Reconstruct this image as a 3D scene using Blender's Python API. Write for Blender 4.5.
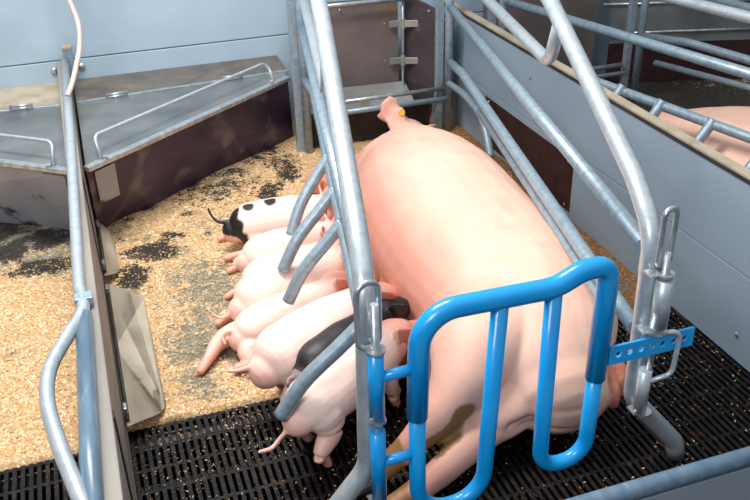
import bpy, bmesh, math, random
from mathutils import Vector, Matrix, noise
for o in list(bpy.data.objects): bpy.data.objects.remove(o)
random.seed(7)
SC = bpy.context.scene
COL = SC.collection
V = Vector
PI = math.pi

# ------------------------------------------------------------------ camera, world, lights, exposure
cam = bpy.data.cameras.new('camera'); camo = bpy.data.objects.new('camera', cam); COL.objects.link(camo)
cam.sensor_width = 36; cam.lens = 880/750*36; cam.clip_start = .02; cam.clip_end = 60
def _n(v): return v.normalized()
Zc = _n(V((-40, 1550, 880))); Yc = V((-345, 480, -880)); Yc = _n(Yc-Zc*(Yc.dot(Zc))); Xc = Yc.cross(Zc)
Rm = Matrix((Xc, Yc, Zc))                        # rows: world axes in camera space
camo.matrix_world = Matrix.Translation((0, 0, 1.7)) @ Rm.to_4x4()
SC.camera = camo
SC.view_settings.view_transform = 'Standard'; SC.view_settings.look = 'None'
SC.view_settings.gamma = 1; SC.view_settings.use_curve_mapping = False
SC.view_settings.exposure = 0.38

w = bpy.data.worlds.new('barn_light'); SC.world = w; w.use_nodes = True
nt = w.node_tree; nt.nodes.clear()
wo = nt.nodes.new('ShaderNodeOutputWorld'); bg = nt.nodes.new('ShaderNodeBackground')
tc = nt.nodes.new('ShaderNodeTexCoord'); sx = nt.nodes.new('ShaderNodeSeparateXYZ'); rp = nt.nodes.new('ShaderNodeValToRGB')
mp = nt.nodes.new('ShaderNodeMapRange'); mp.inputs[1].default_value = -1; mp.inputs[2].default_value = 1
nt.links.new(tc.outputs['Generated'], sx.inputs[0]); nt.links.new(sx.outputs[2], mp.inputs[0])
nt.links.new(mp.outputs[0], rp.inputs[0]); nt.links.new(rp.outputs[0], bg.inputs[0]); nt.links.new(bg.outputs[0], wo.inputs[0])
e = rp.color_ramp.elements
e[0].position = .35; e[0].color = (.05, .055, .07, 1); e[1].position = .95; e[1].color = (.92, .96, 1, 1)
m_ = rp.color_ramp.elements.new(.6); m_.color = (.27, .30, .34, 1)
bg.inputs[1].default_value = .6

def area(name, loc, target, sx_, sy_, power, col):
    L = bpy.data.lights.new(name, 'AREA'); L.shape = 'RECTANGLE'; L.size = sx_; L.size_y = sy_; L.energy = power; L.color = col
    o = bpy.data.objects.new(name, L); COL.objects.link(o); o.location = loc
    o.rotation_euler = (V(target)-V(loc)).to_track_quat('-Z', 'Y').to_euler(); return o
area('ceiling_lamp_row', (.1, 2.9, 2.9), (.7, 2.6, 0), .6, 1.5, 84, (1, .975, .945))
area('camera_left_fill', (-1.2, .2, 2.6), (.9, 3.0, 0), 1.0, 1.0, 34, (.97, .98, 1))  # fill light added from camera left, not a real window

# ------------------------------------------------------------------ materials
def rgb(r, g, b):
    f = lambda c: ((c/255+.055)/1.055)**2.4 if c > 10 else c/255/12.92
    return (f(r), f(g), f(b), 1)
MATS = {}
def mat(name, c1, c2=None, rough=.5, metal=0, scale=8, detail=6, bump=0, bscale=60, ramp=(.35, .65), stretch=(1, 1, 1), c3=None, sscale=3, sramp=(.55, .7), coat=0, rough2=None):
    """two colours broken up by noise, an optional third colour as stains, bump"""
    m = bpy.data.materials.new(name); m.use_nodes = True; t = m.node_tree; p = t.nodes['Principled BSDF']
    co = t.nodes.new('ShaderNodeTexCoord'); mpn = t.nodes.new('ShaderNodeMapping'); mpn.inputs['Scale'].default_value = stretch
    t.links.new(co.outputs['Object'], mpn.inputs[0])
    p.inputs['Roughness'].default_value = rough; p.inputs['Metallic'].default_value = metal
    if coat: p.inputs['Coat Weight'].default_value = coat
    col = None
    def nz(sc, de, lo, hi):
        n = t.nodes.new('ShaderNodeTexNoise'); n.inputs['Scale'].default_value = sc; n.inputs['Detail'].default_value = de
        t.links.new(mpn.outputs[0], n.inputs['Vector'])
        r = t.nodes.new('ShaderNodeMapRange'); r.inputs[1].default_value = lo; r.inputs[2].default_value = hi
        t.links.new(n.outputs[0], r.inputs[0]); return r.outputs[0]
    def mix(fac, a, b):
        x = t.nodes.new('ShaderNodeMix'); x.data_type = 'RGBA'
        t.links.new(fac, x.inputs[0])
        for s, k in ((6, a), (7, b)):
            if isinstance(k, tuple): x.inputs[s].default_value = k
            else: t.links.new(k, x.inputs[s])
        return x.outputs[2]
    p.inputs['Base Color'].default_value = c1
    if c2: col = mix(nz(scale, detail, *ramp), c1, c2)
    if c3:
        f3 = nz(sscale, 8, *sramp); col = mix(f3, col if col is not None else c1, c3)
        if rough2 is not None:
            r = t.nodes.new('ShaderNodeMapRange'); r.inputs[3].default_value = rough; r.inputs[4].default_value = rough2
            t.links.new(f3, r.inputs[0]); t.links.new(r.outputs[0], p.inputs['Roughness'])
    if col is not None: t.links.new(col, p.inputs['Base Color'])
    if bump:
        b = t.nodes.new('ShaderNodeBump'); b.inputs['Strength'].default_value = bump; b.inputs['Distance'].default_value = .01
        n = t.nodes.new('ShaderNodeTexNoise'); n.inputs['Scale'].default_value = bscale; n.inputs['Detail'].default_value = 5
        t.links.new(mpn.outputs[0], n.inputs['Vector']); t.links.new(n.outputs[0], b.inputs['Height']); t.links.new(b.outputs[0], p.inputs['Normal'])
    MATS[name] = m; return m
mat('galvanised', rgb(176, 188, 196), rgb(208, 214, 218), .34, .5, 60, 5, .05, 90, (.25, .75), c3=rgb(158, 174, 184), sscale=30, sramp=(.5, .8))
mat('galvanised_dull', rgb(138, 158, 172), rgb(168, 184, 194), .40, .4, 60, 5, .08, 90, (.25, .75), c3=rgb(120, 142, 156), sscale=34, sramp=(.5, .8))
mat('bright_zinc', rgb(205, 210, 212), rgb(170, 178, 182), .28, .75, 40, 4)
mat('blue_powder', rgb(14, 158, 228), rgb(8, 148, 222), .28, 0, 6, 3, coat=.3)
mat('panel_blue', rgb(176, 198, 214), rgb(168, 190, 206), .42, 0, 3, 5, c3=rgb(158, 178, 192), sscale=1.5, sramp=(.5, .8))
mat('panel_grey', rgb(150, 168, 182), rgb(142, 160, 175), .4, 0, 3, 5, c3=rgb(128, 145, 160), sscale=2, sramp=(.55, .8))
mat('front_panel', rgb(158, 170, 178), rgb(148, 160, 170), .4, 0, 4, 5)
mat('side_steel', rgb(96, 86, 90), rgb(76, 66, 70), .4, .4, 5, 8, .03, 30, c3=rgb(130, 120, 116), sscale=9, sramp=(.6, .75))
mat('stainless_dark', rgb(72, 56, 84), rgb(44, 34, 56), .4, .2, 5, 8, .04, 30, (.35, .7), c3=rgb(128, 118, 118), sscale=6, sramp=(.55, .75), rough2=.6)
mat('stainless_lid', rgb(150, 154, 154), rgb(104, 110, 112), .4, .55, 4, 8, .03, 20, (.3, .7), c3=rgb(150, 142, 124), sscale=5, sramp=(.56, .8), rough2=.7)
mat('grey_dust', rgb(112, 106, 100), rgb(92, 88, 84), .6, .2, 10, 6, c3=rgb(140, 128, 108), sscale=5, sramp=(.55, .75))
mat('lilac_steel', rgb(172, 174, 184), rgb(146, 148, 160), .4, .15, 4, 8, .03, 20, (.3, .7), c3=rgb(70, 66, 70), sscale=7, sramp=(.6, .66))
mat('stainless_feeder', rgb(140, 130, 128), rgb(112, 102, 102), .42, .35, 4, 8, .03, 30, (.3, .7), c3=rgb(134, 112, 84), sscale=3, sramp=(.62, .8), rough2=.7)
mat('steel_light', rgb(176, 178, 176), rgb(150, 150, 146), .4, .5, 6, 5, c3=rgb(150, 128, 96), sscale=10, sramp=(.6, .75))
mat('dusty_board', rgb(178, 168, 150), rgb(160, 148, 128), .8, 0, 12, 6, c3=rgb(120, 112, 100), sscale=6, sramp=(.6, .75))
mat('partition_board', rgb(150, 144, 134), rgb(126, 122, 116), .6, 0, 10, 6, .05, 40, (.3, .7), (1, .2, 1), c3=rgb(108, 98, 86), sscale=8, sramp=(.55, .8))
mat('flap_plastic', rgb(196, 186, 166), rgb(180, 170, 150), .5, 0, 8, 6, c3=rgb(150, 118, 70), sscale=14, sramp=(.66, .75))
mat('dark_trim', rgb(60, 52, 50), rgb(44, 38, 38), .6)
mat('brown_plate', rgb(62, 38, 40), rgb(44, 26, 28), .45, 0, 20, 8, .1, 60, (.3, .7), c3=rgb(110, 78, 60), sscale=30, sramp=(.68, .72))
mat('blue_pipe', rgb(104, 128, 146), rgb(86, 110, 130), .3, 0, 8, 5, stretch=(6, 1, 6), c3=rgb(140, 160, 175), sscale=12, sramp=(.6, .8))
mat('iron', rgb(16, 11, 11), rgb(7, 5, 5), .42, 0, 40, 8, .5, 120, (.35, .65), c3=rgb(60, 40, 26), sscale=22, sramp=(.56, .70))
MATS['iron'].node_tree.nodes['Principled BSDF'].inputs['Specular IOR Level'].default_value = .22
mat('pit', rgb(14, 12, 11), rgb(22, 18, 15), .9)
mat('hose', rgb(214, 190, 182), rgb(200, 176, 168), .5)
mat('tag_yellow', rgb(236, 190, 40), None, .5)
mat('black_rubber', rgb(22, 20, 20), None, .5)
mat('eye', rgb(18, 12, 12), None, .15)
mat('shavings', rgb(232, 200, 148), rgb(208, 166, 108), .8, 0, 300, 2)
mat('trough_dark', rgb(52, 42, 38), rgb(34, 28, 26), .5, .3, 8, 6)
mat('concrete', rgb(120, 116, 108), rgb(96, 92, 86), .8, 0, 6, 8, .1)
mat('manure', rgb(34, 32, 28), rgb(54, 50, 42), .7, 0, 60, 6, .5, 80)

def skin(name, rough=.5, bump=.12):
    m = bpy.data.materials.new(name); m.use_nodes = True; t = m.node_tree; p = t.nodes['Principled BSDF']
    a = t.nodes.new('ShaderNodeAttribute'); a.attribute_name = 'Col'
    co = t.nodes.new('ShaderNodeTexCoord')
    n = t.nodes.new('ShaderNodeTexNoise'); n.inputs['Scale'].default_value = 9; n.inputs['Detail'].default_value = 8
    t.links.new(co.outputs['Object'], n.inputs['Vector'])
    r = t.nodes.new('ShaderNodeMapRange'); r.inputs[1].default_value = .3; r.inputs[2].default_value = .7; r.inputs[3].default_value = .93; r.inputs[4].default_value = 1.04
    t.links.new(n.outputs[0], r.inputs[0])
    mu = t.nodes.new('ShaderNodeVectorMath'); mu.operation = 'SCALE'
    t.links.new(a.outputs['Color'], mu.inputs[0]); t.links.new(r.outputs[0], mu.inputs['Scale']); t.links.new(mu.outputs[0], p.inputs['Base Color'])
    p.inputs['Roughness'].default_value = rough
    p.inputs['Subsurface Weight'].default_value = .12; p.inputs['Subsurface Scale'].default_value = .02
    p.inputs['Subsurface Radius'].default_value = (1, .4, .25)
    b = t.nodes.new('ShaderNodeBump'); b.inputs['Strength'].default_value = bump; b.inputs['Distance'].default_value = .004
    n2 = t.nodes.new('ShaderNodeTexNoise'); n2.inputs['Scale'].default_value = 120; n2.inputs['Detail'].default_value = 4
    t.links.new(co.outputs['Object'], n2.inputs['Vector']); t.links.new(n2.outputs[0], b.inputs['Height']); t.links.new(b.outputs[0], p.inputs['Normal'])
    MATS[name] = m
skin('pig_skin'); skin('sow_skin', .52, .2)

# bedding material: vertex masks (R = manure and the right pen's painted shade, G = bare wet floor) broken up by noise
def bedding():
    m = bpy.data.materials.new('bedding'); m.use_nodes = True; t = m.node_tree; p = t.nodes['Principled BSDF']
    co = t.nodes.new('ShaderNodeTexCoord'); at = t.nodes.new('ShaderNodeAttribute'); at.attribute_name = 'Mask'
    sp = t.nodes.new('ShaderNodeSeparateColor'); t.links.new(at.outputs['Color'], sp.inputs[0])
    def nz(sc, de=5):
        n = t.nodes.new('ShaderNodeTexNoise'); n.inputs['Scale'].default_value = sc; n.inputs['Detail'].default_value = de; n.inputs['Roughness'].default_value = .65
        t.links.new(co.outputs['Object'], n.inputs['Vector']); return n.outputs[0]
    def mr(x, a, b, c=0., d=1.):
        r = t.nodes.new('ShaderNodeMapRange'); r.inputs[1].default_value = a; r.inputs[2].default_value = b; r.inputs[3].default_value = c; r.inputs[4].default_value = d
        t.links.new(x, r.inputs[0]); return r.outputs[0]
    def add(x, y, op='ADD', k=None):
        q = t.nodes.new('ShaderNodeMath'); q.operation = op; t.links.new(x, q.inputs[0])
        if k is None: t.links.new(y, q.inputs[1])
        else: q.inputs[1].default_value = k
        return q.outputs[0]
    def mix(f, a, b):
        x = t.nodes.new('ShaderNodeMix'); x.data_type = 'RGBA'; t.links.new(f, x.inputs[0])
        for s, k in ((6, a), (7, b)):
            if isinstance(k, tuple): x.inputs[s].default_value = k
            else: t.links.new(k, x.inputs[s])
        return x.outputs[2]
    vo = t.nodes.new('ShaderNodeTexVoronoi'); vo.inputs['Scale'].default_value = 170; t.links.new(co.outputs['Object'], vo.inputs['Vector'])
    vs = t.nodes.new('ShaderNodeSeparateColor'); t.links.new(vo.outputs['Color'], vs.inputs[0])
    saw = mix(vs.outputs[0], rgb(226, 192, 142), rgb(186, 140, 88))
    saw = mix(mr(vs.outputs[1], .78, .95), saw, rgb(252, 236, 206))
    bare = mix(mr(nz(40), .4, .6), rgb(140, 134, 116), rgb(112, 108, 94))
    man = mix(mr(nz(90), .42, .6), rgb(26, 24, 22), rgb(62, 58, 48))
    gmask = mr(add(add(sp.outputs[1], nz(22, 8)), nz(110, 3)), 1.28, 1.46)
    rmask = mr(add(add(sp.outputs[0], nz(26, 8)), nz(90, 3)), 1.30, 1.40)
    damp = mix(mr(nz(60), .4, .6), rgb(122, 84, 46), rgb(158, 114, 62)); dm = mr(add(sp.outputs[2], nz(18, 8)), .95, 1.2)
    saw = mix(dm, saw, damp)
    c = mix(gmask, saw, bare); c = mix(rmask, c, man)
    t.links.new(c, p.inputs['Base Color']); p.inputs['Roughness'].default_value = .75
    b = t.nodes.new('ShaderNodeBump'); b.inputs['Strength'].default_value = .7; b.inputs['Distance'].default_value = .006
    t.links.new(nz(260, 3), b.inputs['Height']); t.links.new(b.outputs[0], p.inputs['Normal'])
    MATS['bedding'] = m
bedding()

# ------------------------------------------------------------------ helpers
def lerp(a, b, t): t = max(0, min(1, t)); return tuple(x*(1-t)+y*t for x, y in zip(a, b))
def sstep(a, b, x): t = max(0, min(1, (x-a)/(b-a))); return t*t*(3-2*t)
def tag(o, label=None, cat=None, group=None, kind=None):
    if label: o['label'] = label
    if cat: o['category'] = cat
    if group: o['group'] = group
    if kind: o['kind'] = kind
    return o
def thing(name, loc, label, cat, group=None, kind=None):
    o = bpy.data.objects.new(name, None); COL.objects.link(o); o.location = loc; o.empty_display_size = .05
    return tag(o, label, cat, group, kind)
def obj(name, bm, material, parent=None, smooth=None):
    me = bpy.data.meshes.new(name); bmesh.ops.recalc_face_normals(bm, faces=bm.faces); bm.to_mesh(me); bm.free()
    me.materials.append(MATS[material]); o = bpy.data.objects.new(name, me); COL.objects.link(o)
    if smooth: me.shade_smooth()
    if parent is not None:
        o.parent = parent; o.matrix_parent_inverse = Matrix.LocRotScale(parent.location, parent.rotation_euler, parent.scale).inverted()
    return o
def plab(o, label): o['label'] = label; return o

def tube(bm, pts, r, seg=12, caps=True):
    pts = [V(p) for p in pts]; n = len(pts); rs = r if isinstance(r, (list, tuple)) else [r]*n
    t0 = (pts[1]-pts[0]).normalized(); up = V((0, 0, 1)) if abs(t0.z) < .9 else V((1, 0, 0))
    s = t0.cross(up).normalized(); rings = []
    for i in range(n):
        if i == 0: t = t0
        elif i == n-1: t = (pts[-1]-pts[-2]).normalized()
        else: t = ((pts[i]-pts[i-1]).normalized()+(pts[i+1]-pts[i]).normalized()).normalized()
        s = (s-t*s.dot(t)).normalized(); u = s.cross(t)
        k = 1.
        if 0 < i < n-1:
            c = (pts[i]-pts[i-1]).normalized().dot(t); k = 1/max(c, .5)
        rings.append([bm.verts.new(pts[i]+(s*math.cos(a)+u*math.sin(a))*rs[i]) for a in [2*PI*j/seg for j in range(seg)]])
    for a, b in zip(rings, rings[1:]):
        for j in range(seg):
            f = bm.faces.new((a[j], a[(j+1) % seg], b[(j+1) % seg], b[j])); f.smooth = True
    if caps:
        for rg, p, d in ((rings[0], pts[0], -t0), (rings[-1], pts[-1], (pts[-1]-pts[-2]).normalized())):
            rr = rs[0] if rg is rings[0] else rs[-1]
            f = bm.faces.new(rg)
def fillet(pts, rad, n=8):
    pts = [V(p) for p in pts]; out = [pts[0]]
    rads = rad if isinstance(rad, (list, tuple)) else [rad]*(len(pts)-2)
    for i in range(1, len(pts)-1):
        a, b, c = pts[i-1], pts[i], pts[i+1]; u = (a-b).normalized(); v = (c-b).normalized()
        ang = u.angle(v); 
        if ang > PI-.02: out.append(b); continue
        d = min(rads[i-1]/math.tan(ang/2), .49*(a-b).length, .49*(c-b).length); R = d*math.tan(ang/2)
        ctr = b+(u+v).normalized()*(R/math.sin(ang/2)); p0 = b+u*d; p1 = b+v*d
        v0 = p0-ctr; v1 = p1-ctr; th = v0.angle(v1)
        for k in range(n+1):
            q = k/n; out.append(ctr+(v0*math.sin((1-q)*th)+v1*math.sin(q*th))/math.sin(th))
    out.append(pts[-1]); return out
def crom(pts, n=6):
    P = [V(p) for p in pts]; out = []
    for i in range(len(P)-1):
        a = P[max(i-1, 0)]; b = P[i]; c = P[i+1]; d = P[min(i+2, len(P)-1)]
        for k in range(n):
            t = k/n; out.append(.5*((2*b)+(c-a)*t+(2*a-5*b+4*c-d)*t*t+(3*b-a-3*c+d)*t**3))
    out.append(P[-1]); return out
def TB(name, pts, r, material, parent=None, seg=14):
    bm = bmesh.new(); tube(bm, pts, r, seg); return obj(name, bm, material, parent)
def box(bm, c, s, rot=None, bevel=0):
    """centre, full size, rotation matrix"""
    M = Matrix.Translation(V(c)) @ (rot.to_4x4() if rot else Matrix()) @ Matrix.Diagonal((s[0], s[1], s[2], 1))
    g = bmesh.ops.create_cube(bm, size=1, matrix=M)
    if bevel:
        ed = list({e for v in g['verts'] for e in v.link_edges}); bmesh.ops.bevel(bm, geom=ed, offset=bevel, segments=2, affect='EDGES', profile=.5)
def slab(bm, poly, thick):
    """poly: planar list of 3-D points, extruded along its normal by thick"""
    P = [V(p) for p in poly]; n = (P[1]-P[0]).cross(P[2]-P[0]).normalized()*thick
    a = [bm.verts.new(p) for p in P]; b = [bm.verts.new(p+n) for p in P]
    bm.faces.new(a); bm.faces.new(b[::-1]); k = len(P)
    for i in range(k): bm.faces.new((a[i], b[i], b[(i+1) % k], a[(i+1) % k]))
def BX(name, c, s, material, parent=None, rot=None, bevel=.002):
    bm = bmesh.new(); box(bm, c, s, rot, bevel); return obj(name, bm, material, parent)
def SL(name, poly, thick, material, parent=None):
    bm = bmesh.new(); slab(bm, poly, thick); return obj(name, bm, material, parent)
def rotz(a): return Matrix.Rotation(a, 3, 'Z')

# ------------------------------------------------------------------ creature surfaces: overlapping lofted limbs fused into one skin
def loft(bm, pts, seg=16, n=5, up=(0, 0, 1)):
    """pts: (x,y,z, half width sideways, half height)"""
    P = crom([p[:3] for p in pts], n); R = crom([(p[3], p[4], 0) for p in pts], n); up = V(up)
    tan = [(P[min(i+1, len(P)-1)]-P[max(i-1, 0)]).normalized() for i in range(len(P))]
    frames = []
    for p, r, t in zip(P, R, tan):
        u = up if abs(t.dot(up)) < .95 else V((1, 0, .2)).normalized()
        s = t.cross(u).normalized(); frames.append((p, s, s.cross(t), t, max(r.x, .0015), max(r.y, .0015)))
    rings = []
    def cap(fr, sg):
        p, s, u, t, a, b = fr; q = min(a, b); L = []
        for k in (.25, .5, .75, .93):
            th = k*PI/2; L.append((p+t*sg*q*math.cos(PI/2-th), s, u, t, a*math.cos(th), b*math.cos(th)))
        return L
    al = cap(frames[0], -1)[::-1]+frames+cap(frames[-1], 1)
    for p, s, u, t, a, b in al:
        rings.append([bm.verts.new(p+s*math.cos(2*PI*j/seg)*a+u*math.sin(2*PI*j/seg)*b) for j in range(seg)])
    for a, b in zip(rings, rings[1:]):
        for j in range(seg): bm.faces.new((a[j], a[(j+1) % seg], b[(j+1) % seg], b[j]))
    bm.faces.new(rings[0]); bm.faces.new(rings[-1][::-1])
def creature(name, chains, voxel, colour, material, smooth=5, displace=None, parent=None, seg=28):
    bm = bmesh.new()
    for c in chains:
        if isinstance(c, dict): loft(bm, c['p'], seg, up=c.get('up', (0, 0, 1)))
        else: loft(bm, c, seg)
    bmesh.ops.recalc_face_normals(bm, faces=bm.faces)
    me = bpy.data.meshes.new('tmp'); bm.to_mesh(me); bm.free()
    tmp = bpy.data.objects.new('tmp', me); COL.objects.link(tmp)
    m = tmp.modifiers.new('r', 'REMESH'); m.mode = 'VOXEL'; m.voxel_size = voxel
    s = tmp.modifiers.new('s', 'SMOOTH'); s.iterations = smooth; s.factor = .5
    dg = bpy.context.evaluated_depsgraph_get(); dg.update()
    new = bpy.data.meshes.new_from_object(tmp.evaluated_get(dg)); new.name = name
    bpy.data.objects.remove(tmp); bpy.data.meshes.remove(me)
    if displace:
        ns = [v.normal.copy() for v in new.vertices]
        for v, nn in zip(new.vertices, ns): v.co += nn*displace(v.co, nn)
    ca = new.color_attributes.new('Col', 'FLOAT_COLOR', 'POINT')
    for i, v in enumerate(new.vertices): c = colour(v.co, v.normal); ca.data[i].color = (c[0], c[1], c[2], 1)
    new.materials.clear(); new.materials.append(MATS[material]); new.shade_smooth()
    o = bpy.data.objects.new(name, new); COL.objects.link(o)
    if parent: o.parent = parent
    return o

# ================================================================== SETTING
XP, XW, YB, YS, YF = -.08, 1.77, 4.30, 2.10, 1.02       # partition face, divider face, back wall, slat edge, front panel

def patchy_floor(name, x0, x1, y0, y1, dirt, bare, mounds=(), brown=None):
    st = .0125; nx = int((x1-x0)/st); ny = int((y1-y0)/st); bm = bmesh.new(); g = []
    for j in range(ny+1):
        for i in range(nx+1):
            x = x0+(x1-x0)*i/nx; y = y0+(y1-y0)*j/ny
            if j == 0: y += .02*noise.noise(V((x*9, 1, 0)))
            z = .004+.004*noise.noise(V((x*12, y*12, 0)))+.003*noise.noise(V((x*45, y*45, 3)))
            for mx, my, mr_, mh in mounds:
                z += mh*math.exp(-((x-mx)**2+(y-my)**2)/mr_**2)
            g.append(bm.verts.new((x, y, max(z, .001) if j else -.03)))
    for j in range(ny):
        for i in range(nx):
            a = j*(nx+1)+i; f = bm.faces.new((g[a], g[a+1], g[a+nx+2], g[a+nx+1])); f.smooth = True
    o = obj(name, bm, 'bedding'); me = o.data; ca = me.color_attributes.new('Mask', 'FLOAT_COLOR', 'POINT')
    for i, v in enumerate(me.vertices):
        x, y = v.co.x, v.co.y; r = 0; gg = 0
        wx = x+.03*noise.noise(V((x*8, y*8, 5))); wy = y+.06*noise.noise(V((x*8, y*8, 9)))
        for px, py, sx_, sy_, k in dirt: r = max(r, k*math.exp(-((wx-px)/sx_)**2-((wy-py)/sy_)**2))
        for px, py, sx_, sy_, k in bare: gg = max(gg, k*math.exp(-((wx-px)/sx_)**2-((wy-py)/sy_)**2))
        ca.data[i].color = (r, gg, sstep(1.28, 1.45, wx) if name == 'floor' and x0 == XP else 0, 1)
    return o
dirt = [(.45, 3.62, .38, .22, .40), (.80, 3.80, .12, .2, .45), (.76, 3.98, .10, .10, .55), (.80, 3.66, .06, .14, .72), (.69, 3.86, .08, .06, .5), (.58, 3.74, .06, .05, .5), (.43, 3.63, .05, .05, .5), (.66, 3.50, .05, .10, .72),
        (.58, 3.36, .09, .05, .68), (.12, 3.14, .12, .07, .72), (.03, 2.98, .07, .10, .70), (.20, 3.24, .06, .07, .6), (.30, 3.42, .05, .05, .55), (.15, 3.55, .08, .06, .45),
        (.57, 3.93, .10, .05, .45), (.0, 3.33, .05, .08, .4), (.34, 3.2, .04, .05, .45), (.72, 3.55, .04, .06, .55), (.05, 3.45, .05, .05, .45), (.4, 3.85, .08, .04, .4)]
bare = [(.28, 2.80, .22, .35, .50), (.2, 2.45, .2, .25, .52), (.45, 3.3, .3, .2, .36), (.32, 2.92, .10, .12, .45), (.22, 2.62, .08, .18, .5), (.28, 2.38, .10, .16, .52), (.12, 2.5, .05, .14, .40), (.16, 2.26, .10, .08, .5), (.02, 3.39, .09, .10, .4), (.1, 2.78, .05, .10, .3),
        (.2, 3.1, .1, .12, .40), (.08, 3.3, .08, .10, .4), (.2, 2.2, .2, .06, .42), (1.2, 3.0, .5, .9, .3), (1.65, 2.3, .12, .5, .35), (.5, 3.7, .3, .2, .3)]
f1 = patchy_floor('floor', XP, XW, YS, YB, dirt, bare, [(.5, 3.78, .18, .015), (.0, 3.5, .08, .02), (.12, 3.14, .08, .01), (1.65, 3.4, .12, .03)]); f1['kind'] = 'structure'
dl = [(-.40, 3.62, .14, .09, .7), (-.27, 3.38, .09, .10, .72), (-.42, 3.33, .12, .10, .72), (-.31, 3.17, .14, .07, .72), (-.5, 3.5, .2, .12, .6), (-.2, 3.45, .06, .1, .55), (-.6, 3.3, .2, .1, .6)]
bl = [(-.40, 3.45, .3, .26, .7), (-.25, 3.2, .2, .15, .5), (-.4, 2.6, .1, .08, .3), (-.7, 2.8, .3, .3, .35)]
f2 = patchy_floor('floor', -1.6, XP-.035, YS-.04, YB, dl, bl, [(-.35, 3.4, .2, .02)]); f2['kind'] = 'structure'
f3 = patchy_floor('floor', XW+.045, 3.7, YS, YB, [(2.6, 3.6, 1.2, .9, .9)], []); f3['kind'] = 'structure'  # right pen: dark shading painted over the floor through the manure mask

def slats(name, x0, x1, y0, y1):
    bm = bmesh.new(); p = .0215; n = int((x1-x0)/p)
    for i in range(n):
        box(bm, (x0+(i+.5)*p, (y0+y1)/2, -.012), (.0115, y1-y0, .024))
    k = int((y1-y0)/.085)
    for j in range(k+1):
        y = y0+.006+j*(y1-y0-.012)/k
        box(bm, ((x0+x1)/2, y, -.0135), (x1-x0, .012, .021))
    for j in range(int((y1-y0)/.6)+1): box(bm, ((x0+x1)/2, y0+.3+j*.6, -.05), (x1-x0, .02, .05))
    o = obj(name, bm, 'iron'); o['kind'] = 'structure'; return o
slats('floor', XP, XW, YF-.05, YS-.005)
slats('floor', -1.6, XP-.035, .9, YS-.045)
pit = BX('floor', (1.0, 1.6, -.33), (5.4, 2.4, .02), 'pit', bevel=0); pit['kind'] = 'structure'
nfl = BX('floor', (2.75, 1.75, -.012), (1.86, .7, .02), 'iron', bevel=0); nfl['kind'] = 'structure'
fb = BX('floor', (1.0, 3.25, -.06), (5.4, 2.4, .05), 'concrete', bevel=0); fb['kind'] = 'structure'

# back wall: stacked plastic planks
bm = bmesh.new()
for z0, z1 in ((-.03, .465), (.47, .98), (.985, 1.5), (1.505, 2.0)):
    box(bm, (1.05, YB+.02, (z0+z1)/2), (5.3, .04, z1-z0), None, .003)
obj('wall_back', bm, 'panel_blue')['kind'] = 'structure'

# divider between the pens on the right
dv = thing('pen_divider', (XW+.02, 2.6, 0), 'long grey plastic divider panel right of the sow with a dusty tan top edge', 'divider')
bm = bmesh.new()
box(bm, (XW+.015, 2.66, .145), (.03, 3.26, .29), None, .002); box(bm, (XW+.015, 2.66, .438), (.03, 3.26, .29), None, .002)
obj('panel', bm, 'panel_grey', dv)
plab(BX('cap', (XW+.016, 2.66, .590), (.036, 3.26, .012), 'dusty_board', dv, bevel=.003), 'dusty tan top edge')
BX('edge_strip', (XW-.001, 2.66, .578), (.004, 3.26, .010), 'dark_trim', dv, bevel=0)
plab(SL('wear_plate', [(XW-.001, 2.80, .03), (XW-.001, 3.62, .03), (XW-.001, 3.62, .262), (XW-.001, 2.80, .262)], .006, 'brown_plate', dv), 'dark brown wear plate')
for y, z in ((3.58, .245), (2.84, .245), (2.84, .05), (1.78, .09), (1.78, .48), (3.2, .48)):
    bm = bmesh.new(); bmesh.ops.create_uvsphere(bm, u_segments=10, v_segments=6, radius=.007, matrix=Matrix.Translation((XW-.004, y, z)) @ Matrix.Diagonal((.5, 1, 1, 1)))
    obj('bolt', bm, 'bright_zinc', dv)

# partition on the left
pa = thing('pen_partition', (-.1, 2.6, 0), 'long low partition with a grey top rail between the left pen and the piglets', 'partition')
BX('panel', (-.104, 2.60, .245), (.046, 3.36, .46), 'partition_board', pa, bevel=.003)
plab(BX('base_trim', (-.078, 2.3, .03), (.006, 2.5, .02), 'dark_trim', pa, bevel=.001), 'dark strip along the panel')
bm = bmesh.new(); box(bm, (-.07, 4.235, .27), (.04, .05, .54), None, .004); pst = obj('post', bm, 'galvanised_dull', pa)
plab(BX('post_cap', (-.07, 4.235, .545), (.046, .056, .016), 'dusty_board', pst, bevel=.003), 'dusty brown post cap')
TB('top_rail', [(-.090, 4.2, .487), (-.10, 3.4, .487)]+crom([(-.122, 2.12, .487), (-.118, 2.0, .49), (-.160, 1.88, .497), (-.200, 1.76, .50), (-.208, 1.64, .50), (-.190, 1.50, .498), (-.158, 1.34, .494), (-.125, 1.18, .49)], 5), .017, 'galvanised', pa)
plab(TB('front_pipe', [(-.118, 1.98, .485), (-.145, 1.0, .485)], .0215, 'blue_pipe', pa, 18), 'blue grey plastic pipe')
BX('rail_clamp', (-.113, 2.05, .482), (.045, .035, .045), 'galvanised_dull', pa)
for y in (2.9, 1.6):
    BX('support_strip', (-.079, y, .28), (.004, .03, .36), 'dark_trim', pa, bevel=.001)
for x in (-.145, -.02):
    bm = bmesh.new(); bmesh.ops.create_uvsphere(bm, u_segments=12, v_segments=8, radius=.016, matrix=Matrix.Translation((x, YB-.006, .425 if x < -.1 else .43)) @ Matrix.Diagonal((1, .6, 1, 1)))
    obj('bolt', bm, 'bright_zinc', pa)
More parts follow.
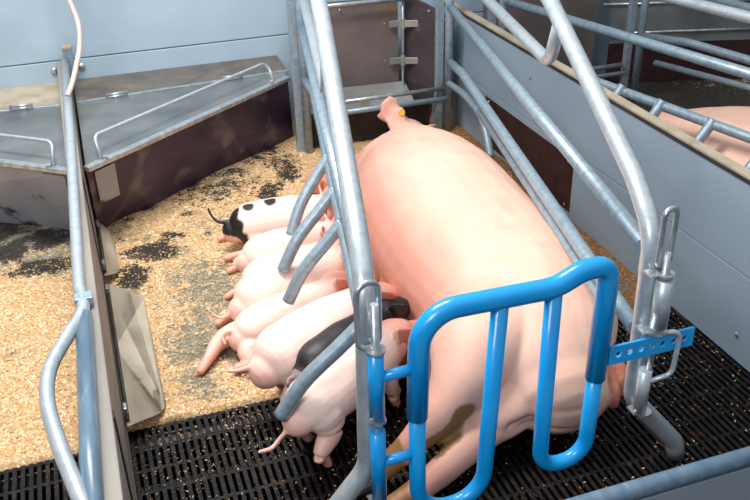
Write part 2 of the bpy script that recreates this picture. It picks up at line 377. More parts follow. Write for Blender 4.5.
def flap(y0, y1, xo, xi, lab, z=.10):
    t = thing('creep_flap', (-.07, y0, 0), lab, 'flap', 'flaps along the partition foot')
    a = V((-.072, y0, z)); b = V((-.072, y1, z)); c = V((xi, y1-.03, .018)); d = V((xo, y0+.08, .018))
    pts = fillet([a, (a+b)/2, b, c, d, a+V((.001, 0, -.001))], [.001, .01, .06, .09], 5)[:-1]
    nn = (b-a).cross(c-b).normalized(); pts = [p-nn*(p-a).dot(nn) for p in pts]
    pl = SL('plate', pts, -.004, 'flap_plastic', t)
    TB('hinge_rod', [(-.068, y0+.02, z+.006), (-.068, y1-.02, z+.006)], .005, 'dark_trim', t, 8)
    for y in (y0+.06, y1-.06): BX('hinge', (-.070, y, z+.012), (.01, .03, .035), 'bright_zinc', pl, bevel=.002)
flap(2.05, 2.86, .045, .045, 'large pale plastic flap hinged low on the partition in front of the sawdust', .055)
flap(2.92, 3.38, -.02, -.02, 'smaller pale plastic flap behind the large one on the partition', .06)

# front panel
fr = thing('front_barrier', (.9, YF, 0), 'grey front panel with a round top rail at the bottom right corner', 'panel')
BX('panel', (.83, YF, .23), (1.84, .03, .42), 'front_panel', fr)
bm = bmesh.new(); tube(bm, [(-.08, YF, .455), (1.755, YF, .455)], .019, 18); obj('top_rail', bm, 'blue_pipe', fr)

# ------------------------------------------------------------------ creep boxes in the corners
def creep(sgn, ox, lab, panelmat, topmat):
    X = lambda x: ox+sgn*(x-XP)
    P = lambda x, y, z: (X(x), y, z)
    t = thing('creep_box', P(.2, 4.0, 0), lab, 'creep box', 'steel creep boxes in the back corners')
    z = .355
    a = (-.070, 3.235); b = (.90, 3.98)             # front rail line
    d = V((b[0]-a[0], b[1]-a[1], 0)).normalized(); n = V((-d.y, d.x, 0))
    fp = [P(a[0], a[1]+.01, z-.012), P(b[0], b[1]+.01, z-.012), P(b[0]+.03, b[1]+.11, .005), P(a[0], a[1]+.16, .005)]
    fpan = SL('front_panel', fp, .003*sgn, panelmat, t)
    # sticker-like pale square where the panel meets the partition
    q0 = V((a[0]+.02, a[1]+.028, z-.045)); u = V((b[0]-a[0], b[1]-a[1], 0)).normalized()
    def onf(s, h):   # along rail s, down h, on the panel face
        top = V((a[0], a[1]+.01, z-.012))+u*s; k = h/(z-.017); return top+V((0, .14, -(z-.017)))*k+V((.004, -.008, 0))
    plab(SL('patch', [P(*onf(.03, .02)), P(*onf(.13, .02)), P(*onf(.13, .19)), P(*onf(.03, .19))], .002*sgn, 'lilac_steel', fpan), 'pale square patch')
    hy0 = 3.99; hy1 = 4.06
    lid = SL('lid', [P(a[0], a[1]+.02, z), P(b[0]-.02, b[1]+.0, z), P(b[0]+.02, hy1, z), P(a[0], hy0, z)], .004*sgn, 'stainless_lid', t)
    SL('fixed_top', [P(a[0], hy0+.012, z+.001), P(b[0]+.02, hy1+.012, z+.001), P(b[0]+.02, YB-.002, z+.01), P(a[0], YB-.002, z+.01)], .004*sgn, topmat, t)
    bm = bmesh.new(); c = (V(P(a[0], a[1], z-.004))+V(P(b[0], b[1], z-.004)))/2
    L = math.hypot(b[0]-a[0], b[1]-a[1]); ang = math.atan2(sgn*(b[1]-a[1]), (b[0]-a[0]))
    if sgn < 0: ang = math.atan2((b[1]-a[1]), -(b[0]-a[0]))
    box(bm, c, (L, .034, .02), rotz(ang), .004); obj('front_rail', bm, 'bright_zinc', t)
    bm = bmesh.new(); h0 = V(P(a[0], hy0, z+.006)); h1 = V(P(b[0]+.02, hy1, z+.006)); ha = math.atan2(h1.y-h0.y, h1.x-h0.x)
    box(bm, (h0+h1)/2, ((h1-h0).length, .02, .006), rotz(ha), .001); obj('hinge_strip', bm, 'bright_zinc', t)
    for s in (.18, .72):
        hb = bmesh.new(); p0 = h0.lerp(h1, s-.05); p1 = h0.lerp(h1, s+.05); up = V((0, 0, .012))
        tube(hb, [p0+up, p1+up], .007, 10); tube(hb, [p0+up+V((0, -.02, -.004)), p1+up+V((0, -.02, -.004))], .004, 8); obj('hinge', hb, 'bright_zinc', lid)
    e0 = V((a[0]+.06, a[1]+.06, z+.004)); e1 = V((b[0]-.08, b[1]-.04, z+.004)); up = V((0, .0, .075)); k = V((-.01, .06, 0))
    TB('handle', fillet([P(*e0), P(*(e0+up+k)), P(*(e1+up+k)), P(*e1)], .035), .0075, 'galvanised', lid, 10)
    for s in (.02, .98): BX('bolt', V(P(*e0)).lerp(V(P(*e1)), s)+V((0, -.02, .008)), (.02, .02, .012), 'bright_zinc', lid)
creep(1, XP, 'dark steel corner box with a long bent handle, behind the piglets', 'stainless_dark', 'grey_dust')
creep(-1, XP-.035, 'steel corner box in the far left pen, grey and stained', 'lilac_steel', 'dusty_board')

# ------------------------------------------------------------------ feeder at the crate head
fd = thing('sow_feeder', (1.35, 4.05, 0), 'brown stained steel feeder behind the sow head with hinged side panel', 'feeder')
SL('back_panel', [(.98, 4.18, .20), (1.52, 4.14, .20), (1.52, 4.14, .64), (.98, 4.18, .64)], -.004, 'stainless_feeder', fd)
sp_ = plab(SL('side_panel', [(1.55, 4.14, .10), (1.73, 3.92, .10), (1.73, 3.92, .56), (1.55, 4.14, .66)], -.004, 'side_steel', fd), 'dark scratched side panel')
plab(SL('trough_lip', [(.98, 4.02, .135), (1.55, 3.98, .135), (1.55, 4.135, .20), (.98, 4.175, .20)], .003, 'steel_light', fd), 'pale sloping trough lip')
SL('trough', [(.98, 3.90, .02), (1.60, 3.88, .02), (1.55, 4.12, .13), (.98, 4.16, .13)], -.02, 'trough_dark', fd)
plab(SL('trough_front', [(.98, 3.925, .005), (1.60, 3.90, .005), (1.60, 3.915, .165), (.98, 3.94, .165)], -.004, 'trough_dark', fd), 'dark trough front')
plab(SL('end_plate', [(1.60, 3.905, .005), (1.755, 3.93, .005), (1.755, 3.95, .30), (1.66, 3.95, .30)], -.004, 'steel_light', fd), 'pale end plate')
SL('end_plate', [(.93, 3.96, .005), (.98, 3.925, .005), (.98, 3.93, .34), (.93, 3.97, .34)], -.004, 'stainless_feeder', fd)
plab(TB('top_bar', [(.95, 4.13, .635), (1.56, 4.09, .635)], .011, 'bright_zinc', fd), 'bright round bar')
TB('hinge_rod', [(1.535, 4.11, .70), (1.535, 4.11, .12)], .008, 'bright_zinc', fd, 10)
for z in (.51, .32):
    b1 = bmesh.new(); box(b1, (1.50, 4.118, z), (.07, .008, .035), None, .003); box(b1, (1.575, 4.09, z), (.09, .008, .035), rotz(-.35), .003)
    bmesh.ops.create_cone(b1, cap_ends=True, segments=10, radius1=.013, radius2=.013, depth=.05, matrix=Matrix.Translation((1.535, 4.11, z)))
    obj('hinge', b1, 'steel_light', sp_)
for x, z in ((1.22, .60), (1.45, .51), (1.45, .32), (1.64, .58), (1.70, .55), (1.68, .50)):
    bm = bmesh.new(); bmesh.ops.create_uvsphere(bm, u_segments=8, v_segments=6, radius=.007, matrix=Matrix.Translation((x, 4.15 if x < 1.5 else 4.14-(x-1.55)*1.22-.004, z)))
    obj('bolt', bm, 'bright_zinc', fd)

# ------------------------------------------------------------------ crate sides
def side(NA, FA, out, name_lab, fingers=(), zu=.675, inn=0):
    """NA near (x,y), FA far (x,y); out = direction (unit x sign) in which the fingers bow"""
    t = thing('crate_railing', (NA[0], NA[1], 0), name_lab, 'crate side')
    def at(y, z, dx=0): s = (y-NA[1])/(FA[1]-NA[1]); return V((NA[0]+(FA[0]-NA[0])*s+dx, y, z))
    # near post, bends back into the sloping top rail
    foot = [at(NA[1], .0, out*.178), at(NA[1], .05, out*.168), at(NA[1], .245, out*.008), at(NA[1], .72), at(NA[1]+.14, .80), at(2.36, 1.035), at(2.9, 1.13), at(FA[1], 1.13)]
    TB('post_and_top_rail', fillet(foot, [.06, .10, .12, .4, .6, .4]), .0245, 'galvanised', t, 18)
    # middle rail
    TB('middle_rail', fillet([at(2.25, 1.005), at(2.32, .855), at(FA[1], .835)], [.085]), .0205, 'galvanised', t)
    TB('upper_rail', [at(NA[1]+.04, zu), at(FA[1], .635)], .0205, 'galvanised_dull', t)
    TB('lower_rail', fillet([at(NA[1]+.03, .445, inn), at(NA[1]+.4, .44, inn), at(FA[1]-.3, .41, inn), at(FA[1], .37)], .2), .0205, 'galvanised_dull', t)
    # far post: flat plate and round tube
    TB('far_post', [at(FA[1]+.02, .0), at(FA[1]+.02, 1.16)], .0205, 'galvanised_dull', t)
    bm = bmesh.new(); box(bm, at(FA[1]+.05, .59) + V((-.045 if out > 0 else -.04, 0, 0)), (.038, .03, 1.18), None, .004); obj('post_plate', bm, 'galvanised_dull', t)
    for y, dx, dy, ze in fingers:
        p = [at(y, .445, inn), at(y+dy*.2, .385, out*dx*.26+inn*.5), at(y+dy*.6, .30, out*dx*.66), at(y+dy, ze, out*dx)]
        TB('finger_bar', crom(p, 7), .0205, 'galvanised_dull', t, 14)
    return t, at
LA, LB = (.463, 1.47), (.95, 3.85); RA, RB = (1.16, 1.47), (1.68, 3.85)
Ls, atL = side(LA, LB, -1, 'galvanised tube crate side standing between the piglets and the sow, with bowed finger bars', zu=.735, inn=.025, fingers=[(1.76, .21, .01, .2), (2.30, .165, .0, .2), (2.53, .175, -.04, .2), (2.80, .135, -.08, .2)])
Rs, atR = side(RA, RB, 1, 'galvanised tube crate side behind the sow along the grey divider', fingers=[])
# right side extra: lower tube and one finger ending low near the divider
TB('guard_tube', fillet([atR(1.56, .44), atR(1.75, .385), atR(2.1, .385), atR(3.2, .36)], .3), .015, 'galvanised_dull', Rs)
TB('finger_bar', crom([atR(3.85, .26), atR(3.55, .30, .02), atR(3.25, .30, .03), atR(3.12, .18, .04)], 7), .0165, 'galvanised_dull', Rs)
BX('rail_bracket', atR(1.52, .62, .012), (.012, .03, .07), 'galvanised', Rs)
# front bars of the crate, joining both sides at the trough
fb_ = thing('trough_bars', (1.3, 3.86, 0), 'pair of horizontal steel bars across the crate above the sow head', 'bar')
plab(TB('bar', [(.98, 3.87, .235), (1.66, 3.865, .235)], .011, 'bright_zinc', fb_), 'bright thin bar')
TB('bar', [(.98, 3.84, .195), (1.66, 3.835, .19)], .014, 'galvanised_dull', fb_)

# ---- latch hardware, left hinge post
yg = 1.44
def ring_plate(name, x, y, z, r, parent, w=.0, m='bright_zinc'):
    bm = bmesh.new(); bmesh.ops.create_cone(bm, cap_ends=True, segments=20, radius1=r, radius2=r, depth=.006, matrix=Matrix.Translation((x, y, z)))
    if w: box(bm, (x-w/2-.004, y+.012, z), (abs(w)+.008, r*1.5, .0045), None, 0)
    return obj(name, bm, m, parent)
def loop(name, c, axis_u, w, h, r, parent, m='bright_zinc'):
    u = V(axis_u).normalized(); up = V((0, 0, 1)); c = V(c); pts = []
    n = 10
    for k in range(n+1): a = PI*k/n; pts.append(c+u*math.cos(a)*w+up*(h-w)+up*math.sin(a)*w)
    for k in range(n+1): a = PI+PI*k/n; pts.append(c+u*math.cos(a)*w-up*(h-w)+up*math.sin(a)*w)
    pts.append(pts[0].copy())
    bm = bmesh.new(); tube(bm, pts, r, 10, False); return obj(name, bm, m, parent)
loop('handle_loop', (.455, yg-.005, .69), (1, .15, 0), .0245, .080, .007, Ls)
ring_plate('hinge_plate', .467, yg-.012, .606, .022, Ls, .01)
ring_plate('hinge_plate', .467, yg-.012, .415, .02, Ls, .01)
ring_plate('hinge_plate', .463, yg-.012, .168, .022, Ls, .01)
TB('hinge_pin', [(.467, yg-.012, .72), (.467, yg-.012, .16)], .009, 'bright_zinc', Ls, 10)
# ---- right latch
loop('handle_loop', (1.172, yg+.0, .728), (1, .2, 0), .019, .074, .007, Rs)
lr = plab(TB('latch_rod', [(1.165, yg-.02, .70), (1.165, yg-.02, .24)], .008, 'bright_zinc', Rs, 10), 'bright latch rod')
TB('latch_sleeve', [(1.165, yg-.026, .635), (1.165, yg-.026, .505)], .021, 'galvanised', Rs, 16)
TB('latch_sleeve', [(1.155, yg-.02, .375), (1.155, yg-.02, .25)], .0165, 'galvanised', Rs, 16)
ring_plate('latch_plate', 1.165, yg-.02, .645, .022, Rs, .03)
ring_plate('latch_plate', 1.165, yg-.02, .490, .026, Rs, .03)
ring_plate('latch_plate', 1.165, yg-.02, .242, .022, Rs, .02)
TB('latch_grip', fillet([(1.18, yg-.03, .485), (1.222, yg-.04, .485), (1.218, yg-.04, .36), (1.165, yg-.03, .345)], .025), .0065, 'galvanised', lr, 10)

# ------------------------------------------------------------------ blue gate
g = thing('crate_gate', (.8, yg, 0), 'bright blue tubular rear gate with two looped bars in front of the sow rump', 'gate')
y = yg-.015
plab(TB('top_frame', fillet([(.560, y, .40), (.566, y, .676), (.885, y, .668), (.95, y, .698), (1.018, y, .698), (1.016, y, .385)], [.085, .12, .10, .055, ], 10), .0245, 'blue_powder', g, 20), 'thick blue top frame')
TB('inner_loop', fillet([(.560, y, .42), (.562, y, .10), (.732, y, .10), (.752, y, .665)], [.085, .085], 10), .0195, 'blue_powder', g, 18)
TB('inner_loop', fillet([(1.016, y, .41), (1.012, y, .14), (.885, y, .14), (.882, y, .665)], [.075, .055], 10), .0195, 'blue_powder', g, 18)
for z0, z1 in ((.598, .425), (.385, .178)): TB('hinge_sleeve', [(.467, yg-.012, z0), (.467, yg-.012, z1)], .0175, 'blue_powder', g, 16)
for z0, z1 in ((.532, .532), (.290, .290)): TB('arm', [(.470, yg-.012, z0), (.560, y, z1+.004)], .0125, 'blue_powder', g, 14)
# slotted bar
bm = bmesh.new()
ux, x0, x1 = 0, 1.035, 1.268; zc, hh, th = .454, .026, .007
holes = [x0+.025+i*.0305 for i in range(7)]
def barplate():
    # strips of quads around each round hole
    N = 12; yy0, yy1 = yg-.034, yg-.034+th
    bm = bmesh.new(); cells = []
    for s in (yy0, yy1):
        prev = None
        for i, hx in enumerate(holes):
            xa = x0 if i == 0 else (holes[i-1]+hx)/2; xb = x1 if i == 6 else (hx+holes[i+1])/2
            ring = [bm.verts.new((hx+.0085*math.cos(2*PI*k/N), s, zc+.0085*math.sin(2*PI*k/N))) for k in range(N)]
            outer = []
            for k in range(N):
                a = 2*PI*k/N; cx, cz = math.cos(a), math.sin(a)
                tx = ((xb-hx) if cx > 0 else (hx-xa))/max(abs(cx), 1e-6); tz = hh/max(abs(cz), 1e-6); q = min(tx, tz)
                outer.append([hx+cx*q, zc+cz*q])
            # snap nearest to corners
            for cx_, cz_ in ((xb, zc+hh), (xa, zc+hh), (xa, zc-hh), (xb, zc-hh)):
                j = min(range(N), key=lambda k: (outer[k][0]-cx_)**2+(outer[k][1]-cz_)**2); outer[j] = [cx_, cz_]
            ov = [bm.verts.new((a_, s, b_)) for a_, b_ in outer]
            for k in range(N): bm.faces.new((ring[k], ring[(k+1) % N], ov[(k+1) % N], ov[k]))
            cells.append((ring, ov))
    n = len(holes)
    for i in range(n):
        (r0, o0), (r1, o1) = cells[i], cells[i+n]
        for k in range(N):
            bm.faces.new((r0[k], r0[(k+1) % N], r1[(k+1) % N], r1[k]))
            a, b = o0[k].co, o0[(k+1) % N].co
            edge = (abs(a.z-b.z) < 1e-6 and abs(abs(a.z-zc)-hh) < 1e-6) or (i == 0 and abs(a.x-x0) < 1e-6 and abs(b.x-x0) < 1e-6) or (i == n-1 and abs(a.x-x1) < 1e-6 and abs(b.x-x1) < 1e-6)
            if edge: bm.faces.new((o0[k], o0[(k+1) % N], o1[(k+1) % N], o1[k]))
    return obj('slotted_bar', bm, 'blue_powder', g)
plab(barplate(), 'flat blue bar with a row of round holes')

# ------------------------------------------------------------------ neighbouring crate right of the divider (mirrored)
Ns, atN = side((2.45, 1.47), (1.97, 3.85), -1, 'neighbouring crate side seen just above the right divider', fingers=[(y_, .16, 0, .25) for y_ in (2.1, 2.33, 2.58, 2.83, 3.05)])
Ms, atM = side((3.22, 1.47), (2.78, 3.85), 1, 'farther tube crate side in the neighbouring pen, top right', fingers=[(2.4, .16, 0, .25), (3.05, .16, 0, .25)])
TB('guard_tube', [atM(3.75, .255), atM(3.05, .30), atM(2.0, .32)], .016, 'galvanised_dull', Ms)
nf = thing('neighbour_feeder', (2.35, 4.0, 0), 'brown stained feeder panel in the neighbouring pen behind its crate posts', 'feeder')
SL('back_panel', [(2.0, 4.16, .02), (2.68, 4.16, .02), (2.68, 4.16, .85), (2.0, 4.16, .85)], -.004, 'stainless_feeder', nf)
TB('bar', [(1.99, 3.87, .225), (2.68, 3.87, .225)], .012, 'steel_light', nf)
TB('bar', [(1.99, 3.84, .19), (2.68, 3.84, .19)], .012, 'galvanised_dull', nf)
nc = thing('steel_lid_panel', (3.2, 4.1, 0), 'shiny steel panel with white strips at the top right corner', 'panel')
SL('sheet', [(2.80, 4.19, .24), (3.68, 3.91, .24), (3.68, 4.05, .8), (2.80, 4.27, .8)], -.004, 'stainless_lid', nc)
plab(SL('base_sheet', [(2.80, 4.19, .0), (3.68, 3.92, .0), (3.68, 3.92, .235), (2.80, 4.19, .235)], -.004, 'brown_plate', nc), 'dark maroon lower sheet')
for z, dy in ((.30, .0), (.45, .035)):
    TB('strip', [(2.76, 4.18+dy*1.3, z), (3.66, 3.92+dy, z)], .009, 'bright_zinc', nc, 8)

# ------------------------------------------------------------------ hose
HP = [(-.094, 3.66, .503), (-.070, 3.70, .535), (-.040, 3.78, .585), (-.010, 3.9, .64), (.0, 3.98, .71), (-.015, 4.06, .78), (-.036, 4.12, .85), (-.04, 4.14, 1.0), (-.04, 4.14, 1.3)]
TB_h = TB('hose', crom(HP, 10), .0105, 'hose')
tag(TB_h, 'thin pale pink hose hanging down the wall to the partition rail', 'hose')

# ================================================================== SOW
PK = rgb(246, 200, 178); PKd = rgb(226, 144, 122); MUD = rgb(138, 98, 44)
PK = PK[:3]; PKd = PKd[:3]; MUD = MUD[:3]
body = [(1.085, 1.695, .14, .17, .135), (1.09, 1.81, .175, .24, .172), (1.115, 2.0, .20, .295, .20), (1.11, 2.25, .21, .315, .21), (1.12, 2.5, .215, .32, .215), (1.14, 2.75, .215, .315, .215), (1.18, 2.98, .20, .29, .20),
        (1.23, 3.16, .175, .24, .172), (1.29, 3.34, .145, .18, .14)]
head = [(1.29, 3.34, .14, .17, .13), (1.34, 3.5, .125, .115, .105), (1.38, 3.64, .11, .085, .08), (1.41, 3.77, .09, .058, .055), (1.43, 3.86, .08, .048, .045), (1.435, 3.885, .08, .048, .042)]
legs = [
    [(1.02, 1.95, .25, .19, .13), (.90, 1.82, .25, .14, .11), (.82, 1.74, .215, .098, .085), (.75, 1.69, .175, .066, .062), (.69, 1.665, .145, .050, .050), (.62, 1.645, .105, .038, .040), (.56, 1.635, .07, .034, .034), (.515, 1.63, .04, .031, .028)],
    [(1.04, 1.80, .13, .12, .10), (.94, 1.69, .12, .085, .078), (.84, 1.645, .10, .060, .058), (.75, 1.60, .08, .046, .048), (.67, 1.565, .062, .037, .038), (.59, 1.54, .045, .033, .033), (.535, 1.53, .035, .031, .028)],
    [(1.02, 3.1, .2, .10, .10), (.90, 3.2, .16, .07, .07), (.84, 3.32, .10, .045, .045), (.86, 3.45, .06, .035, .035), (.88, 3.50, .04, .03, .028)],
    [(1.05, 3.2, .1, .09, .08), (.97, 3.3, .07, .06, .05), (.95, 3.45, .05, .04, .04), (.97, 3.55, .04, .032, .03)],
]
ears = [[(1.30, 3.53, .18, .040, .018), (1.295, 3.57, .235, .050, .011), (1.285, 3.60, .275, .055, .009), (1.30, 3.62, .312, .030, .007)],
        [(1.30, 3.585, .22, .018, .010), (1.255, 3.60, .235, .022, .008), (1.225, 3.605, .245, .010, .006)],
        [(1.41, 3.52, .15, .035, .016), (1.45, 3.54, .16, .04, .010), (1.49, 3.58, .15, .025, .008)]]
tail = [[(1.24, 1.71, .20, .024, .024), (1.262, 1.645, .185, .017, .017), (1.245, 1.615, .155, .012, .012), (1.25, 1.605, .12, .008, .008)],
        [(1.21, 1.67, .165, .035, .045), (1.215, 1.61, .145, .022, .034), (1.21, 1.59, .115, .012, .016)]]
udder = []
for i in range(7):
    yy = 1.98+i*.175
    udder.append([(.90, yy, .17, .09, .08), (.815, yy, .14, .062, .060), (.775, yy, .135, .02, .02), (.755, yy, .135, .011, .011)])
    udder.append([(.92, yy+.05, .07, .08, .055), (.83, yy+.05, .06, .06, .045), (.79, yy+.05, .06, .014, .014), (.775, yy+.05, .06, .009, .009)])
def dsow(co, n):
    d = .006*noise.noise(co*4)+.002*noise.noise(co*14)
    # skin folds low on the rump and at the flank
    for (ax, ay, az), (bx, by, bz), wd, k in (((.90, 1.60, .125), (1.26, 1.66, .13), .011, .016), ((.95, 1.58, .095), (1.20, 1.60, .085), .008, .009), ((.80, 1.63, .12), (.98, 1.60, .10), .012, .014), ((.98, 1.57, .16), (1.12, 1.56, .155), .008, .005), ((1.02, 1.95, .40), (.86, 2.0, .33), .02, .005), ((1.0, 3.08, .38), (.92, 2.98, .3), .03, .008)):
        a = V((ax, ay, az)); b = V((bx, by, bz)); ab = b-a; t_ = max(0, min(1, (co-a).dot(ab)/ab.length_squared)); q = a+ab*t_
        dv_ = co-q; dv_ = dv_-n*dv_.dot(n)*.6; d -= k*math.exp(-(dv_.length/wd)**2)
    return d
def csow(co, n):
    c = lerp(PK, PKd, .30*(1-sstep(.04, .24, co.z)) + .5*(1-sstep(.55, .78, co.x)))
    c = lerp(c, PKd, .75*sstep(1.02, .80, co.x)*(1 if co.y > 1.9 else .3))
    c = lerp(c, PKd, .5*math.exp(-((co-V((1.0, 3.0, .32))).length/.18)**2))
    if co.y > 3.5: c = lerp(c, (.72, .34, .28), .6*sstep(3.5, 3.56, co.y))
    k = noise.noise(co*9)+.5*noise.noise(co*22)
    c = lerp(c, PKd, .16*sstep(.1, .6, k))
    # mud on the hock and feet
    m = 0
    for qx, qy, qz, qr in ((.79, 1.615, .19, .034), (.76, 1.615, .165, .034), (.72, 1.61, .14, .03), (.68, 1.60, .12, .026)): m += math.exp(-((co-V((qx, qy, qz))).length/qr)**2)
    m += .75*(1-sstep(.56, .64, co.x)) if co.y < 1.8 else 0
    c = lerp(c, MUD, .9*sstep(.42, .58, m+.45*k))
    r = .9*sstep(1.16, 1.20, co.x)*(1-sstep(1.71, 1.78, co.y))*sstep(.06, .09, co.z)*(1-sstep(.20, .235, co.z)); c = lerp(c, (.42, .11, .06), .9*sstep(.35, .7, r+.35*k))
    return c
# the four legs, ears, tail and udder grow out of one body surface
ORG = V((1.09, 2.5, 0))
def shift(ch): return [(p[0]-ORG.x, p[1]-ORG.y, p[2], p[3], p[4]) for p in ch]
chs = [shift(body), shift(head)]+[shift(l) for l in legs]+[{'p': shift(e_), 'up': (0, 1, .2)} for e_ in ears]+[shift(t_) for t_ in tail]+[shift(u_) for u_ in udder]
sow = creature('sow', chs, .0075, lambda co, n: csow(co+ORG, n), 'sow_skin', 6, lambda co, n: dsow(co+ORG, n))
sow.location = ORG
tag(sow, 'large pink sow lying on her side in the crate, suckling the piglets', 'sow', None)
def child(name, bm, m, parent, loc=None):
    o = obj(name, bm, m); o.parent = parent; return o
bm = bmesh.new(); bmesh.ops.create_cone(bm, cap_ends=True, segments=16, radius1=.015, radius2=.015, depth=.005, matrix=Matrix.Translation(V((1.322, 3.562, .262))-ORG) @ Matrix.Rotation(math.radians(75), 4, 'X'))
plab(child('ear_tag', bm, 'tag_yellow', sow), 'round yellow ear tag')
bm = bmesh.new(); bmesh.ops.create_uvsphere(bm, u_segments=12, v_segments=8, radius=.012, matrix=Matrix.Translation(V((1.30, 3.60, .185))-ORG)); child('eye', bm, 'eye', sow)
# hooves
for hx, hy, hz in ((.485, 1.628, .030), (.505, 1.528, .03)):
    bm = bmesh.new()
    for dy in (-.013, .013):
        loft(bm, [(hx+.02-ORG.x, hy+dy-ORG.y, hz+.004, .015, .02), (hx-ORG.x, hy+dy-ORG.y, hz, .014, .018), (hx-.025-ORG.x, hy+dy-ORG.y, hz-.012, .009, .010)], 10, 3)
    child('hoof', bm, 'dark_trim', sow)
# the sow next door
ns = creature('sow', chs[:6]+chs[11:], .0105, lambda co, n: csow(co+ORG, n), 'sow_skin', 6, lambda co, n: dsow(co+ORG, n))
ns.scale = (-1, 1, 1); ns.location = (2.60, 2.22, 0); tag(ns, 'x', 'sow')
ns['label'] = 'neighbouring sow behind the right divider, only her pink back in view'
for c_ in [k for k in sow.children if k.name != 'ear_tag']:
    d_ = c_.copy(); COL.objects.link(d_); d_.parent = ns

# ================================================================== PIGLETS
WP = rgb(248, 216, 202)[:3]; PP = rgb(234, 154, 134)[:3]; RD = rgb(210, 100, 80)[:3]; BK = rgb(30, 26, 28)[:3]
def piglet(label, loc, ang, s=1.0, h=.09, r=.078, stance='lie', base=WP, spots=(), tailp=None, tailc=None, arch=0, hy=0, hz=0, legs=None, length=0, black=False, nog=()):
    """local frame: x forward, z up. hy, hz bend the head sideways and up"""
    L = .27+length; hh = h/s
    b = [(-.035, 0, hh-.01, r*.55, r*.55), (.0, 0, hh, r*.92, r*.92), (.06, 0, hh+.004+arch*.5, r*1.0, r*1.02), (L*.55, 0, hh+.004+arch, r*1.02, r*1.04), (L*.85, hy*.05, hh+.002+arch*.4, r*.95, r*.98), (L+.03, hy*.25, hh+.008+hz*.2, r*.80, r*.82)]
    hd = [(L, hy*.15, hh+.012+hz*.15, r*.72, r*.75), (L+.055, hy*.5, hh+.02+hz*.5, .052, .052), (L+.095, hy*.72, hh+.016+hz*.72, .042, .042), (L+.135, hy*.9, hh+.004+hz*.9, .026, .026), (L+.165, hy, hh-.002+hz, .020, .021)]
    ch = [b, hd]
    for sd in (1, -1):
        ex, ey, ez = L+.03, hy*.45+sd*.040, hh+.055+hz*.45
        ch.append({'p': [(ex, ey, ez, .018, .007), (ex-.004, ey+sd*.020, ez+.016, .024, .005), (ex+.008, ey+sd*.040, ez+.026, .019, .004), (ex+.018, ey+sd*.052, ez+.028, .006, .003)], 'up': (1, 0, .3)})
    if legs is None:
        if stance == 'stand':
            for sd in (1, -1):
                o1 = .02*sd
                ch.append([(.015, sd*.035, hh-.01, .042, .05), (.045+o1, sd*.046, hh*.62, .030, .036), (-.005+o1, sd*.05, hh*.36, .017, .019), (.008+o1, sd*.05, .045, .014, .015), (.022+o1, sd*.05, .014, .015, .012)])
                ch.append([(L-.02, sd*.035, hh-.02, .036, .042), (L-.03-o1, sd*.045, hh*.55, .024, .026), (L-.01-o1, sd*.048, hh*.32, .016, .018), (L-.02-o1, sd*.048, .045, .013, .014), (L-.005-o1, sd*.048, .013, .014, .012)])
        else:
            for sd in (1, -1):
                ch.append([(.015, sd*.045, hh-.015, .036, .042), (.06, sd*.075, .045, .028, .030), (.0, sd*.082, .026, .017, .017), (-.055, sd*.078, .018, .013, .013), (-.085, sd*.075, .014, .013, .011)])
                ch.append([(L-.02, sd*.04, hh-.02, .032, .036), (L-.05, sd*.07, .04, .022, .022), (L+.0, sd*.078, .022, .015, .015), (L+.04, sd*.075, .015, .013, .012)])
    else: ch += legs
    tp = tailp or [(-.06, 0, hh+.035), (-.095, .012, hh+.045), (-.115, -.004, hh+.02), (-.10, -.015, hh+.01)]
    tp = [V(p) for p in crom(tp, 3)]; n = len(tp)
    ch.append([(-.03, 0, hh+.02, .012, .012)]+[(p.x, p.y, p.z, .0075-.0035*i/n, .0075-.0035*i/n) for i, p in enumerate(tp)])
    tc_ = tailc or lerp(base, PP, .4); t0x = -.058
    def colr(co, nn):
        x, y_, z_ = co/s
        c = base; 
        if not black:
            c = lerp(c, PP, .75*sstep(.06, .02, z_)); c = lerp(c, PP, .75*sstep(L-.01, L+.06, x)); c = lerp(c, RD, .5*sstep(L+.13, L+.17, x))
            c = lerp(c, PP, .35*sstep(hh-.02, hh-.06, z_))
            if abs(y_-hy*.45) > .052 and L < x < L+.08 and z_ > hh+.05+hz*.4: c = lerp(c, RD, .75)
            c = lerp(c, PP, .45*sstep(-.03, -.06, x))
        for (qx, qy, qz, qr, qc) in spots:
            d = (V((x, y_, z_))-V((qx, qy, qz))).length+.008*noise.noise(V((x, y_, z_))*40)
            if d < qr+.006: c = lerp(qc, c, sstep(qr-.004, qr+.006, d))
        if x < t0x and abs(y_) < .05 and z_ > hh-.01 and tailc: c = tc_
        return c
    sc = [[tuple(k*s for k in p) for p in c_] if not isinstance(c_, dict) else {'p': [tuple(k*s for k in p) for p in c_['p']], 'up': c_['up']} for c_ in ch]
    o = creature('piglet', sc, .0042, colr, 'pig_skin', 4, lambda co, nn: .0022*noise.noise(co*22))
    o.location = loc; o.rotation_euler = (0, 0, math.radians(ang)); tag(o, label, 'piglet', 'litter of piglets at the sow')
    for sd in (1, -1):
        bm = bmesh.new(); bmesh.ops.create_uvsphere(bm, u_segments=10, v_segments=6, radius=.0065*s, matrix=Matrix.Translation(V((L+.085, hy*.68+sd*.036, hh+.038+hz*.68))*s))
        child('eye', bm, 'eye', o)
    bm = bmesh.new()
    box(bm, V((L+.182, hy*1.02, hh-.003+hz*1.02))*s, (.006, .030*s, .030*s), None, .002)
    for sd in (1, -1): bmesh.ops.create_uvsphere(bm, u_segments=8, v_segments=5, radius=.004*s, matrix=Matrix.Translation(V((L+.186, hy*1.02+sd*.008, hh-.001+hz*1.02))*s))
    return o, bm
def P(*a, **k):
    o, bm = piglet(*a, **k); bm.free(); return o
